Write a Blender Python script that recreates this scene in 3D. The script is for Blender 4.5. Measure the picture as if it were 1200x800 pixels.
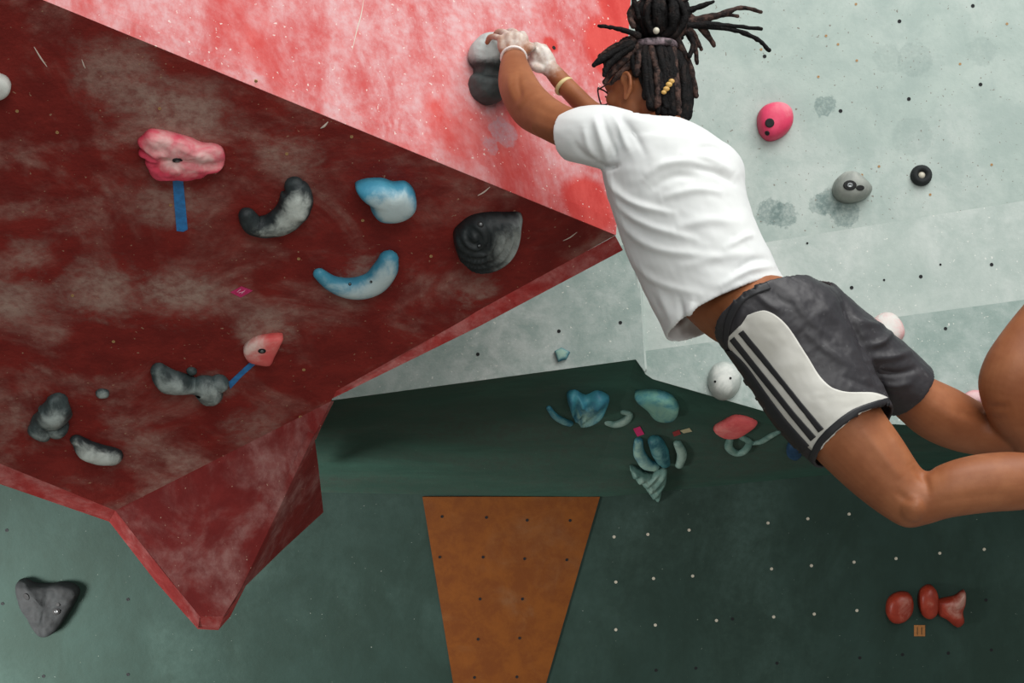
import bpy, bmesh, math, random
import numpy as np
from mathutils import Vector, noise
from mathutils.bvhtree import BVHTree
C = bpy.context.scene.collection
S = bpy.context.scene
for o in list(bpy.data.objects): bpy.data.objects.remove(o)
random.seed(7)

# ---------------------------------------------------------------- camera
PITCH = math.radians(10); F = 50/36*1200
CAM = Vector((0, 0, 1.6))
FW = Vector((0, math.cos(PITCH), math.sin(PITCH)))
UP = Vector((0, -math.sin(PITCH), math.cos(PITCH)))
RT = Vector((1, 0, 0))
cd = bpy.data.cameras.new('camera'); cam = bpy.data.objects.new('camera', cd); C.objects.link(cam)
cam.location = CAM; cam.rotation_euler = (math.pi/2+PITCH, 0, 0)
cd.lens = 50; cd.sensor_width = 36; cd.clip_start = .05
S.camera = cam
# ---------------------------------------------------------------- world, lights, exposure
w = bpy.data.worlds.new('world'); S.world = w; w.use_nodes = True
bg = w.node_tree.nodes['Background']; bg.inputs[0].default_value = (.70, .85, .86, 1); bg.inputs[1].default_value = .17
def area(name, loc, target, sx, sy, power, col):
    l = bpy.data.lights.new(name, 'AREA'); l.shape = 'RECTANGLE'; l.size = sx; l.size_y = sy; l.energy = power; l.color = col
    o = bpy.data.objects.new(name, l); C.objects.link(o); o.location = loc
    o.rotation_euler = (Vector(target)-Vector(loc)).to_track_quat('-Z', 'Y').to_euler(); return o
area('skylight', (2.2, .6, 6.4), (.4, 4.2, 2.2), 4.6, 4.0, 250, (1, .985, .96))
area('low_left_fill', (-3.4, 3.9, .45), (-1.95, 5.4, 1.25), .8, .8, 29, (1, .97, .95)).data.spread = math.radians(75)  # added lamp, out of view, to brighten the lower left wall
area('front_fill', (1.5, -6, 3.6), (0, 4, 2.0), 5, 3, 230, (1, .99, .97))  # added soft frontal fill behind the camera, no known source there
S.view_settings.view_transform = 'Standard'; S.view_settings.look = 'None'
S.view_settings.gamma = 1; S.view_settings.use_curve_mapping = False
S.view_settings.exposure = 0.35

# ---------------------------------------------------------------- geometry helpers
def P(px, py, d): return CAM + FW*d + RT*((px-600)/F*d) + UP*((400-py)/F*d)
def proj(v):
    q = v-CAM; d = q.dot(FW); return 600+q.dot(RT)/d*F, 400-q.dot(UP)/d*F, d
class Plane:
    def __init__(s, a, b, c):
        s.o = P(*a); n = (P(*b)-s.o).cross(P(*c)-s.o).normalized()
        if n.dot(CAM-s.o) < 0: n = -n
        s.n = n
    def at(s, px, py, h=0):
        r = FW+RT*((px-600)/F)+UP*((400-py)/F)
        t = (s.o+s.n*h-CAM).dot(s.n)/r.dot(s.n); return CAM+r*t
    def ppm(s, px, py): return F/proj(s.at(px, py))[2]
def srgb(h, a=1):
    v = [int(h[i:i+2], 16)/255 for i in (0, 2, 4)]
    return tuple((x/12.92 if x <= .04045 else ((x+.055)/1.055)**2.4) for x in v)+(a,)
def mesh_obj(name, verts, faces, m=None, parent=None, loc=None, smooth=False):
    loc = Vector(loc) if loc is not None else None
    if parent is not None and loc is None: loc = Vector(parent['_o']) if '_o' in parent else Vector((0, 0, 0))
    off = loc if loc is not None else Vector((0, 0, 0))
    me = bpy.data.meshes.new(name); me.from_pydata([tuple(Vector(v)-off) for v in verts], [], faces); me.update()
    bm = bmesh.new(); bm.from_mesh(me); bmesh.ops.recalc_face_normals(bm, faces=bm.faces); bm.to_mesh(me); bm.free()
    if smooth: me.polygons.foreach_set('use_smooth', [True]*len(me.polygons))
    o = bpy.data.objects.new(name, me); C.objects.link(o)
    if m: me.materials.append(m)
    if parent is not None: o.parent = parent
    else: o.location = off
    o['_o'] = tuple(off)
    return o
def empty(name, loc):
    o = bpy.data.objects.new(name, None); C.objects.link(o); o.location = loc; o['_o'] = tuple(loc); o.empty_display_size = .05; return o
def tag(o, label=None, cat=None, group=None, kind=None):
    for k, v in (('label', label), ('category', cat), ('group', group), ('kind', kind)):
        if v: o[k] = v
    return o
def set_attr(o, name, vals):
    a = o.data.attributes.new(name, 'FLOAT', 'POINT'); a.data.foreach_set('value', [float(x) for x in vals])
def slab(name, pts, th, m, parent, nrm):
    """flat panel: polygon pts (world) extruded backwards along -nrm"""
    n = len(pts); v = list(pts)+[p-nrm*th for p in pts]
    f = [list(range(n)), list(range(2*n-1, n-1, -1))]+[[i, (i+1) % n, n+(i+1) % n, n+i] for i in range(n)]
    return mesh_obj(name, v, f, m, parent)
def catmull(pts, sub, closed=False):
    pts = [np.array(p, float) for p in pts]; n = len(pts); out = []
    rng = range(n) if closed else range(n-1)
    for i in rng:
        if closed: p0, p1, p2, p3 = pts[i-1], pts[i], pts[(i+1) % n], pts[(i+2) % n]
        else: p0, p1, p2, p3 = pts[max(i-1, 0)], pts[i], pts[i+1], pts[min(i+2, n-1)]
        for k in range(sub):
            t = k/sub; out.append(.5*((2*p1)+(-p0+p2)*t+(2*p0-5*p1+4*p2-p3)*t*t+(-p0+3*p1-3*p2+p3)*t**3))
    if not closed: out.append(pts[-1])
    return out
class MB:
    def __init__(s): s.v = []; s.f = []
    def add(s, v, f): b = len(s.v); s.v += [Vector(x) for x in v]; s.f += [[i+b for i in q] for q in f]; return b
    def loft(s, secs, n=24, sub=5, cap=True, power=1.0):
        """secs: (L, R, d, rd[, near(dx,dy)[, dd]]) silhouette pairs in pixels with depth"""
        rows = []
        for q in secs:
            L, R, d, rd = q[:4]; nx, ny = q[4] if len(q) > 4 and q[4] else (0, 0); dd = q[5] if len(q) > 5 else 0
            rows.append([*L, *R, d, rd, nx, ny, dd])
        rows = catmull(rows, sub)
        cs = []; us = []
        for r in rows:
            a = P(r[0], r[1], r[4]-r[8]); b = P(r[2], r[3], r[4]+r[8]); cs.append((a+b)/2); us.append((b-a)/2)
        rings = []
        for i, r in enumerate(rows):
            t = cs[min(i+1, len(cs)-1)]-cs[max(i-1, 0)]
            v = us[i].cross(t)
            if v.length < 1e-9: v = -FW
            v.normalize()
            if v.dot(FW) > 0: v = -v
            v = v*r[5]
            if abs(r[6])+abs(r[7]) > 0: v = v+(RT*r[6]-UP*r[7])/F*r[4]
            rings.append([cs[i]+us[i]*math.cos(a)+v*math.sin(a) for a in [2*math.pi*k/n for k in range(n)]])
        s.rings(rings, cap, cs)
    def rings(s, rings, cap=True, cs=None):
        n = len(rings[0]); v = [p for r in rings for p in r]; f = []
        for i in range(len(rings)-1):
            for k in range(n): f.append([i*n+k, i*n+(k+1) % n, (i+1)*n+(k+1) % n, (i+1)*n+k])
        if cap:
            for i in (0, len(rings)-1):
                c = sum(rings[i], Vector())/n; v.append(c); ci = len(v)-1
                for k in range(n): f.append([i*n+k, i*n+(k+1) % n, ci] if i == 0 else [i*n+(k+1) % n, i*n+k, ci])
        s.add(v, f)
    def ell(s, c, ax, nu=20, nv=12):
        """ellipsoid, ax = three axis vectors"""
        c = Vector(c); v = []; f = []
        for j in range(1, nv):
            th = math.pi*j/nv
            for i in range(nu):
                a = 2*math.pi*i/nu; v.append(c+ax[0]*(math.sin(th)*math.cos(a))+ax[1]*(math.sin(th)*math.sin(a))+ax[2]*math.cos(th))
        for j in range(nv-2):
            for i in range(nu): f.append([j*nu+i, j*nu+(i+1) % nu, (j+1)*nu+(i+1) % nu, (j+1)*nu+i])
        v += [c+ax[2], c-ax[2]]; t = len(v)-2
        for i in range(nu): f.append([t, (i+1) % nu, i]); f.append([t+1, (nv-2)*nu+i, (nv-2)*nu+(i+1) % nu])
        s.add(v, f)
    def sph(s, c, r, nu=16, nv=10): s.ell(c, (Vector((r, 0, 0)), Vector((0, r, 0)), Vector((0, 0, r))), nu, nv)
    def tube(s, pts, rad, n=10, sub=4, jit=0, flat=1.0, fdir=None, round_ends=True):
        q = catmull([[*p, r] for p, r in zip(pts, rad)], sub)
        if jit: q = [x+np.array([random.uniform(-jit, jit) for _ in range(3)]+[x[3]*random.uniform(-.18, .18)]) for x in q]
        if round_ends:
            a, b = q[0], q[1]; d = (a-b)[:3]; d = d/(np.linalg.norm(d)+1e-9)
            e, g = q[-1], q[-2]; h = (e-g)[:3]; h = h/(np.linalg.norm(h)+1e-9)
            q = [np.append(a[:3]+d*a[3]*k, a[3]*w) for k, w in ((.95, .3), (.7, .7), (.35, .93))]+q+[np.append(e[:3]+h*e[3]*k, e[3]*w) for k, w in ((.35, .93), (.7, .7), (.95, .3))]
        cs = [Vector(x[:3]) for x in q]; ref = Vector(fdir) if fdir is not None else Vector((.31, .77, .55)); rings = []
        for i, x in enumerate(q):
            t = (cs[min(i+1, len(cs)-1)]-cs[max(i-1, 0)]).normalized()
            u = t.cross(ref).normalized(); w_ = u.cross(t).normalized(); ref = w_ if fdir is None else ref
            rings.append([cs[i]+u*(x[3]*math.cos(a))+w_*(x[3]*flat*math.sin(a)) for a in [2*math.pi*k/n for k in range(n)]])
        s.rings(rings)
    def obj(s, name, m, parent=None, loc=None, smooth=True): return mesh_obj(name, s.v, s.f, m, parent, loc, smooth)
def remeshed(mb, voxel, smooth_it=6, solid=0):
    o = mesh_obj('tmp', mb.v, mb.f)
    if solid:
        q = o.modifiers.new('s', 'SOLIDIFY'); q.thickness = solid; q.offset = 0
    r = o.modifiers.new('r', 'REMESH'); r.mode = 'VOXEL'; r.voxel_size = voxel; r.adaptivity = 0
    if smooth_it:
        k = o.modifiers.new('k', 'SMOOTH'); k.factor = .5; k.iterations = smooth_it
    dg = bpy.context.evaluated_depsgraph_get(); e = o.evaluated_get(dg)
    me = bpy.data.meshes.new_from_object(e); bpy.data.objects.remove(o)
    V = np.empty(len(me.vertices)*3); me.vertices.foreach_get('co', V); V = V.reshape(-1, 3)
    N = np.empty(len(me.vertices)*3); me.vertices.foreach_get('normal', N); N = N.reshape(-1, 3)
    return me, V, N
def link_me(name, me, m, parent, loc=None):
    off = Vector(loc) if loc is not None else Vector(parent['_o'])
    V = np.empty(len(me.vertices)*3); me.vertices.foreach_get('co', V); V = V.reshape(-1, 3)-np.array(off); me.vertices.foreach_set('co', V.ravel())
    me.name = name; me.polygons.foreach_set('use_smooth', [True]*len(me.polygons)); me.update()
    me.materials.clear(); me.materials.append(m)
    o = bpy.data.objects.new(name, me); C.objects.link(o); o['_o'] = tuple(off)
    if parent is not None: o.parent = parent
    else: o.location = off
    return o
def projN(V):
    q = V-np.array(CAM); d = q@np.array(FW); return 600+(q@np.array(RT))/d*F, 400-(q@np.array(UP))/d*F, d

# ---------------------------------------------------------------- materials
class NT:
    def __init__(s, name):
        s.m = bpy.data.materials.new(name); s.m.use_nodes = True; s.t = s.m.node_tree; s.b = s.t.nodes['Principled BSDF']
        s.geo = s.t.nodes.new('ShaderNodeNewGeometry'); s.pos = s.geo.outputs['Position']
    def n(s, ty, **k):
        x = s.t.nodes.new(ty)
        for a, b in k.items(): setattr(x, a, b)
        return x
    def set(s, sock, v):
        if hasattr(v, 'is_linked'): s.t.links.new(v, sock)
        else: sock.default_value = v
    def noise(s, scale, detail=5, rough=.6, dist=0, vec=None, stretch=None):
        x = s.n('ShaderNodeTexNoise'); x.inputs['Scale'].default_value = scale; x.inputs['Detail'].default_value = detail
        x.inputs['Roughness'].default_value = rough; x.inputs['Distortion'].default_value = dist
        v = vec or s.pos
        if stretch:
            mp = s.n('ShaderNodeMapping'); mp.inputs['Rotation'].default_value = stretch[1]; mp.inputs['Scale'].default_value = stretch[0]; s.t.links.new(v, mp.inputs[0]); v = mp.outputs[0]
        s.t.links.new(v, x.inputs['Vector']); return x.outputs['Fac']
    def ramp(s, fac, a, b, lo=0, hi=1):
        x = s.n('ShaderNodeMapRange'); x.clamp = True; x.interpolation_type = 'SMOOTHSTEP'
        s.set(x.inputs[0], fac); x.inputs[1].default_value = a; x.inputs[2].default_value = b; x.inputs[3].default_value = lo; x.inputs[4].default_value = hi
        return x.outputs[0]
    def mix(s, fac, a, b):
        x = s.n('ShaderNodeMix', data_type='RGBA'); s.set(x.inputs[0], fac); s.set(x.inputs[6], a); s.set(x.inputs[7], b); return x.outputs[2]
    def math(s, op, a, b=0.0):
        x = s.n('ShaderNodeMath', operation=op); s.set(x.inputs[0], a); s.set(x.inputs[1], b); return x.outputs[0]
    def dist(s, p):
        x = s.n('ShaderNodeVectorMath', operation='DISTANCE'); s.t.links.new(s.pos, x.inputs[0]); x.inputs[1].default_value = tuple(p); return x.outputs['Value']
    def bump(s, h, strength, distance=.01):
        x = s.n('ShaderNodeBump'); x.inputs['Strength'].default_value = strength; x.inputs['Distance'].default_value = distance
        s.t.links.new(h, x.inputs['Height']); s.t.links.new(x.outputs[0], s.b.inputs['Normal'])
    def out(s, col, rough=.6, spec=.5, sheen=0):
        s.set(s.b.inputs['Base Color'], col); s.set(s.b.inputs['Roughness'], rough); s.b.inputs['Specular IOR Level'].default_value = spec
        if sheen: s.b.inputs['Sheen Weight'].default_value = sheen
        return s.m
def wallmat(name, base, base2, chalk, camt, scale=2.5, speck='d8cfc0', bump=.25, patches=(), rough=.75, speck_amt=.735, stretch=None, pcol='5f7674', bare=(), halos=()):
    t = NT(name)
    n1 = t.noise(scale, 6, .62, .6, stretch=stretch); n2 = t.noise(scale*3.1, 8, .7, .3, stretch=stretch); n3 = t.noise(90, 3, .6); n4 = t.noise(38, 4, .65)
    col = t.mix(t.ramp(n2, .35, .68), srgb(base), srgb(base2))
    ch = t.math('MULTIPLY', t.ramp(n1, camt[0], camt[1]), t.ramp(n2, .30, .62, .25, 1))
    ch = t.math('MULTIPLY', ch, t.ramp(n4, .3, .7, .5, 1))
    for (c, r) in bare:      # clean round spots where a hold used to sit
        dd = t.math('ADD', t.dist(c), t.math('MULTIPLY', n2, .03))
        ch = t.math('MULTIPLY', ch, t.ramp(dd, r*.9, r*1.2+.004))
    col = t.mix(t.math('MULTIPLY', ch, camt[2]), col, srgb(chalk))
    for (c, r, amt) in halos:    # chalk rubbed on around a hold
        dd = t.math('ADD', t.dist(c), t.math('MULTIPLY', t.math('SUBTRACT', n2, .5), .22))
        k = t.math('MULTIPLY', t.ramp(dd, r, r*.25), t.ramp(n4, .28, .65, .35, 1)); col = t.mix(t.math('MULTIPLY', k, amt), col, srgb(chalk))
    for (c, r, amt) in patches:
        dd = t.math('ADD', t.dist(c), t.math('MULTIPLY', t.math('SUBTRACT', n4, .5), .05)); dd = t.math('ADD', dd, t.math('MULTIPLY', t.math('SUBTRACT', n3, .5), .03))
        k = t.math('MULTIPLY', t.ramp(dd, r+.004, r-.004), t.ramp(n3, .3, .62, .45, 1))
        col = t.mix(t.math('MULTIPLY', k, amt), col, srgb(pcol))
    sp = t.noise(95, 2, .5); col = t.mix(t.math('MULTIPLY', t.ramp(sp, speck_amt, speck_amt+.02), .8), col, srgb(speck))
    h = t.math('ADD', t.math('MULTIPLY', n3, .5), n4); t.bump(h, bump, .006)
    return t.out(col, rough, .35)
def paint(name, col, rough=.5, col2=None, scale=30, bump=0, spec=.5, metal=0, sheen=0):
    t = NT(name); c = srgb(col)
    n = t.noise(scale, 4)
    if col2: c = t.mix(t.ramp(n, .35, .65), c, srgb(col2))
    if bump: t.bump(n, bump, .004)
    t.b.inputs['Metallic'].default_value = metal
    return t.out(c, rough, spec, sheen)
def holdmat(name, col, col2, chalk, rough=.55, scale=22, bump=.3, amt=1.0):
    """chalk attribute on the mesh, broken up with noise"""
    t = NT(name); a = t.n('ShaderNodeAttribute', attribute_name='chalk').outputs['Fac']
    n1 = t.noise(scale, 6, .65, .5); n2 = t.noise(scale*5, 4, .6)
    c = t.mix(t.ramp(n1, .35, .65), srgb(col), srgb(col2))
    k = t.ramp(t.math('ADD', a, t.math('MULTIPLY', t.math('SUBTRACT', n1, .5), 1.1)), .25, .95)
    c = t.mix(t.math('MULTIPLY', k, amt), c, srgb(chalk)); t.bump(t.math('ADD', n1, t.math('MULTIPLY', n2, .4)), bump, .004)
    return t.out(c, rough, .45)

# ---------------------------------------------------------------- planes of the wall
PK = Plane((50, 0, 3.0), (722, 275, 3.75), (740, 0, 4.1))          # pink upper face of the prow
RD = Plane((50, 0, 3.0), (722, 275, 3.75), (0, 545, 4.0))          # red underside of the prow
A0 = proj(RD.at(135, 598))[2]; B0 = proj(RD.at(388, 470))[2]
F1 = Plane((135, 598, A0), (388, 470, B0), (248, 722, 4.12))       # lower triangular facet
F2 = Plane((368, 511, proj(F1.at(368, 511))[2]), (282, 690, proj(F1.at(282, 690))[2]), (378, 600, 4.55))
cr1 = lambda x: 285-(x-890)*.161
cr2 = lambda x: 411-(x-756)*.135
W1 = Plane((750, 307, 4.85), (1300, 219, 4.85), (900, -60, 4.95))  # upper grey wall
W2 = Plane((756, cr1(756), 4.85), (1300, cr1(1300), 4.85), (900, cr2(900), 4.80))
W3 = Plane((756, cr2(756), proj(W2.at(756, cr2(756)))[2]), (1300, cr2(1300), proj(W2.at(1300, cr2(1300)))[2]), (925, 490, 4.72))
WD = Plane((735, 285, proj(W1.at(735, 285))[2]), (750, 425, proj(W1.at(750, 425))[2]-.06), (390, 466, proj(W1.at(390, 466))[2]-.017))   # face left of the upright corner
LB = Plane((495, 582, 5.3), (703, 582, 5.3), (600, 800, 5.45))     # lower wall
UC = Plane((600, 582, 5.3), (760, 440, proj(W3.at(760, 440))[2]), (925, 490, proj(W3.at(925, 490))[2]))
UL = Plane((500, 582, 5.3), (752, 422, proj(WD.at(752, 422))[2]), (390, 466, proj(WD.at(390, 466))[2]))

red_spots = [(67, 155, .035), (187, 127, .03), (336, 180, .03), (85, 346, .034), (133, 400, .04), (190, 350, .035), (350, 303, .03), (425, 455, .02), (356, 433, .03), (505, 300, .03)]
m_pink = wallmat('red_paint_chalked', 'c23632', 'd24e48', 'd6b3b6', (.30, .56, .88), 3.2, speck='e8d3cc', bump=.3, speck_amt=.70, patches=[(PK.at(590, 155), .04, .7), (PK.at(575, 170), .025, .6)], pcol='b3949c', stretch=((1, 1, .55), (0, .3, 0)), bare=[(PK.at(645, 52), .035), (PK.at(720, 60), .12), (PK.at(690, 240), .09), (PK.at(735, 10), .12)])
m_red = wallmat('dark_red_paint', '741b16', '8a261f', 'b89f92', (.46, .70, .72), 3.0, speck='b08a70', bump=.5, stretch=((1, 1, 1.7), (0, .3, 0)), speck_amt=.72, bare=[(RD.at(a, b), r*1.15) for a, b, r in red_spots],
    halos=[(RD.at(a, b), r, k_) for a, b, r, k_ in [(215, 140, .13, .7), (140, 90, .13, .55), (200, 240, .10, .5), (120, 340, .13, .65), (210, 345, .12, .7), (312, 388, .09, .65), (425, 320, .08, .5), (560, 335, .08, .5), (10, 350, .12, .6), (30, 300, .08, .4), (440, 60, .01, 0), (300, 500, .10, .35), (340, 180, .08, .4), (250, 455, .08, .35)]])
m_red2 = wallmat('dark_red_paint_lower', '741a18', '852522', 'b5908a', (.42, .66, .65), 4.5, speck='cfb09a', bump=.4)
m_redl = wallmat('red_panel_edge', 'a82c2a', 'bf4542', 'd8a09c', (.42, .66, .7), 6, speck='e0b0a0', bump=.4)  # edge red lightened: the light these strips catch is put into the paint
patches = [(W1.at(966, 124), .038, .6), (W1.at(903, 248), .045, .6), (W1.at(918, 252), .045, .6), (W1.at(972, 236), .045, .6), (W1.at(990, 250), .05, .6), (W1.at(962, 240), .035, .5), (W1.at(1072, 70), .06, .22), (W1.at(1040, 68), .05, .18), (W1.at(1070, 160), .07, .15), (W1.at(1150, 60), .05, .18)]
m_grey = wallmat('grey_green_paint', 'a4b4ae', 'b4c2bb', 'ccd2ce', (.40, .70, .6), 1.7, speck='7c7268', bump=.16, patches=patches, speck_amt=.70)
m_grey2 = wallmat('grey_green_paint_with_light', 'aab8b2', 'b8c4be', 'ced4d0', (.38, .66, .7), 2.2, speck='e6e6e0', bump=.16, speck_amt=.71)  # lighter copy of the grey, the facet's extra top light put into its colour
m_grey3 = wallmat('grey_green_paint_with_shade', '8d9f99', 'a6b3ae', 'c9cfcb', (.42, .70, .7), 3.5, speck='dadcd4', bump=.25, speck_amt=.70)  # darker copy of the grey, with the faces' shade put into its colour
m_green = wallmat('dark_green_paint', '22372f', '283f38', '5c766e', (.42, .78, .40), 1.6, speck='8a938a', bump=.15, speck_amt=.76, stretch=((1, 1, .5), (0, 0, 0)))
m_under = wallmat('dark_green_underside', '2c4c41', '385e51', '40423c', (.42, .62, .7), 1.6, speck='6a7d74', bump=.2, speck_amt=.78, stretch=((.35, 1.6, 1), (0, 0, 0)))
m_orange = wallmat('orange_paint', '703a0a', '80470f', '7c6850', (.50, .78, .40), 4.5, speck='8c5a22', bump=.12, speck_amt=.8)
m_mat = paint('floor_mat', '9c9690', .8, 'a6a098', 6, .2)

# ---------------------------------------------------------------- setting
def setting(name):
    o = empty(name, (0, 0, 0)); o['kind'] = 'structure'; return o
def world_poly(pl, pts): return [pl.at(*p) for p in pts]
wl = setting('wall_left')
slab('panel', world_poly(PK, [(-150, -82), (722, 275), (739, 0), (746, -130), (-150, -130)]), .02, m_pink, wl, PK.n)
# the lip that runs along the prow
ridge = [(-150, -82), (722, 275)]
slab('ridge_strip', [PK.at(-150, -82, .0), PK.at(721, 275, .0), PK.at(722, 258, .003), PK.at(-150, -100, .003)], .006, m_pink, wl, PK.n)
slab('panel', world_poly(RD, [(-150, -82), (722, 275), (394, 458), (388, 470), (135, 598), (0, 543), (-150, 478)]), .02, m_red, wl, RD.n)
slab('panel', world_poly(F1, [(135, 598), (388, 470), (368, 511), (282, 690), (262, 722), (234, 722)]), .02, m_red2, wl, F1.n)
slab('panel', world_poly(F2, [(368, 509), (373, 545), (379, 600), (330, 645), (281, 693)]), .02, m_red2, wl, F2.n)
def lip(front, back, dd, m=m_redl):
    """narrow return face: front pixels lie on the red panel, back pixels lie dd metres further away"""
    a = front; b = [P(q[0], q[1], proj(p)[2]+dd) for p, q in zip(front, back)]
    n = len(a); v = a+b; f = [[i, i+1, n+i+1, n+i] for i in range(n-1)]
    c = [P(q[0]+(150-q[0])*.12, q[1]+(300-q[1])*.12, proj(p)[2]+dd+.5) for p, q in zip(front, back)]
    v += c; f += [[n+i, n+i+1, 2*n+i+1, 2*n+i] for i in range(n-1)]
    return mesh_obj('edge_strip', v, f, m, wl)
lip([RD.at(721, 276), RD.at(560, 364), RD.at(394, 458)], [(730, 293), (562, 382), (389, 467)], .025)
lip([RD.at(-150, 478), RD.at(0, 543), RD.at(135, 598)], [(-150, 500), (0, 567), (128, 611)], .08)
lip([F1.at(135, 598), F1.at(190, 668), F1.at(234, 722)], [(128, 611), (183, 682), (232, 737)], .06)
lip([F1.at(234, 722), F1.at(262, 722), F1.at(275, 704), F1.at(283, 688)], [(232, 737), (256, 738), (270, 722), (288, 686)], .08)
lip([F1.at(388, 470), F1.at(378, 490), F1.at(368, 511)], [(390, 472), (380, 492), (370, 515)], .15)
lip([F2.at(368, 509), F2.at(379, 600), F2.at(330, 645), F2.at(281, 693)], [(368, 510), (378, 601), (329, 644), (281, 692)], .02)

wr = setting('wall_right')
slab('panel', world_poly(W1, [(745, cr1(745)), (1320, cr1(1320)), (1320, -160), (380, -160), (380, 427), (735, 285), (746, 290)]), .02, m_grey, wr, W1.n)
slab('panel', world_poly(W2, [(745, cr2(745)), (1320, cr2(1320)), (1320, cr1(1320)), (745, cr1(745))]), .02, m_grey2, wr, W2.n)
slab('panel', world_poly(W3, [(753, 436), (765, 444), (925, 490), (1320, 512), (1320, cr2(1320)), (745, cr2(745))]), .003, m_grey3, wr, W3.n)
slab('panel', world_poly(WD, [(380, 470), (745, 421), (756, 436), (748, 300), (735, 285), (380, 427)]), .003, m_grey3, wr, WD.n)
# rounded upright bead at the corner
mb = MB(); mb.tube([W2.at(747, 300, .006), W2.at(749, 360, .006), W3.at(752, 408, .006), W3.at(755, 432, .004)], [.013, .013, .013, .010], 12, 5); mb.obj('corner_bead', m_grey2, wr)

wo = setting('wall_overhang')
k = lambda x, y: UC.at(x, y)
v = [WD.at(340, 471), WD.at(745, 421), W3.at(757, 439), W3.at(925, 490), W3.at(1320, 512), LB.at(1320, 540), LB.at(960, 556), LB.at(703, 582), LB.at(495, 582), LB.at(340, 560)]
front = [v[0], v[1], v[2], v[3], v[4]]; back = [LB.at(340, 576), LB.at(690, 583), LB.at(720, 581), LB.at(960, 557), LB.at(1320, 534)]
def ruled():
    cols = [(a.lerp(b_, k_/8), c_.lerp(d_, k_/8)) for a, b_, c_, d_ in zip(front[:-1], front[1:], back[:-1], back[1:]) for k_ in range(8)]+[(front[-1], back[-1])]
    N_ = 12; V_ = [a.lerp(b_, j_/N_) for a, b_ in cols for j_ in range(N_+1)]
    F_ = [[i_*(N_+1)+j_, i_*(N_+1)+j_+1, (i_+1)*(N_+1)+j_+1, (i_+1)*(N_+1)+j_] for i_ in range(len(cols)-1) for j_ in range(N_)]
    return V_, F_
uv_, uf_ = ruled()
split = 8*12
mesh_obj('panel', uv_, uf_[:split], m_under, wo, smooth=True); mesh_obj('panel', uv_, uf_[split:], m_under, wo, smooth=True)
wb = setting('wall_back')
def fl(x):  # bottom of the lower wall at the floor
    a = LB.at(x, 800); b = LB.at(x, 1000); t = a.z/(a.z-b.z); return a+(b-a)*t
slab('panel', [LB.at(-260, 440), LB.at(1340, 440), fl(1340), fl(-260)], .03, m_green, wb, LB.n)
slab('orange_panel', [LB.at(495, 582, .006), LB.at(703, 582, .006), LB.at(640, 800, .006), LB.at(598, 960, .006), LB.at(568, 960, .006), LB.at(531, 800, .006)], .006, m_orange, wb, LB.n)
flo = mesh_obj('floor', [(-7, -4, 0), (7, -4, 0), (7, 6.2, 0), (-7, 6.2, 0), (-7, -4, -.1), (7, -4, -.1), (7, 6.2, -.1), (-7, 6.2, -.1)], [[0, 1, 2, 3], [7, 6, 5, 4], [0, 1, 5, 4], [1, 2, 6, 5], [2, 3, 7, 6], [3, 0, 4, 7]], m_mat); flo['kind'] = 'structure'
# bolt holes: tiny sockets, one joined part per surface
m_hole = paint('hole_dark', '15171a', .8); m_nut = paint('nut_pale', 'cfc9b8', .45); m_rust = paint('nut_rust', 'b08a5c', .6)
def sockets(pl, pts, r, m, parent, name='bolt_socket'):
    b = MB()
    for x, y in pts:
        c = pl.at(x, y); t = pl.n.orthogonal().normalized(); s_ = pl.n.cross(t); rr = r/pl.ppm(x, y)
        ring = lambda q, h: [c+pl.n*h+(t*math.cos(a)+s_*math.sin(a))*q for a in [i*math.pi/4 for i in range(8)]]
        b.rings([ring(rr, -.002), ring(rr, .0015), ring(rr*.6, .0015), ring(rr*.5, .0004)])
    o = b.obj(name, m, parent, smooth=False); o['kind'] = 'stuff'; return o
sockets(W1, [(1149, 99), (1065, 116), (1054, 25), (1140, 7), (985, 130), (896, 66)], 2.3, m_hole, wr)
sockets(W1, [(968, 42), (982, 52), (1125, 75), (1004, 71), (959, 90), (1030, 195), (1162, 193), (1090, 228), (1003, 5), (1180, 28), (892, 58), (1010, 205)], 1.6, m_rust, wr)
sockets(W2, [(998, 337), (1079, 324), (1162, 310)], 2.2, m_hole, wr)
sockets(W2, [(946, 285), (1036, 328), (1102, 310)], 1.4, m_hole, wr)
sockets(W3, [(1108, 385), (1048, 360)], 2.1, m_hole, wr)
sockets(WD, [(655, 388), (727, 378), (560, 415)], 2.2, m_hole, wr)
zz = lambda L, s_, ox, oy: [(ox+a/s_, oy+b/s_) for a, b in L]
sockets(LB, zz([(47, 165), (142, 158), (258, 146), (480, 126), (592, 114), (708, 101), (52, 292), (158, 282), (268, 275), (490, 255), (602, 246), (722, 236), (840, 226), (963, 211), (1088, 200), (52, 426), (163, 413), (335, 400), (496, 390), (610, 382), (730, 372)], 2.4, 700, 560), 1.9, m_nut, wb)
sockets(LB, zz([(380, 396), (505, 520), (738, 505), (858, 496), (987, 492), (1108, 483), (1093, 343), (165, 540), (277, 534)], 2.4, 700, 560)+[(8, 621), (150, 702), (51, 792), (150, 790), (3, 707), (172, 640)], 2.0, m_hole, wb)
OR = Plane((495, 582, proj(LB.at(495, 582, .006))[2]), (703, 582, proj(LB.at(703, 582, .006))[2]), (600, 800, proj(LB.at(600, 800, .006))[2]))
sockets(OR, zz([(240, 200), (400, 203), (547, 213), (702, 214), (232, 346), (388, 346), (538, 352), (690, 356), (377, 497), (530, 497), (370, 642), (520, 638), (357, 780), (510, 778)], 3.078, 440, 540), 1.8, m_hole, wb)
sockets(RD, [(67, 155), (187, 127), (336, 180), (200, 240), (133, 400), (85, 346), (350, 303), (356, 433), (505, 300), (425, 258), (352, 488), (20, 130), (300, 95), (412, 160)], 2.0, m_rust, wl)
sockets(PK, [(649, 56)], 2.4, m_hole, wl)
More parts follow.
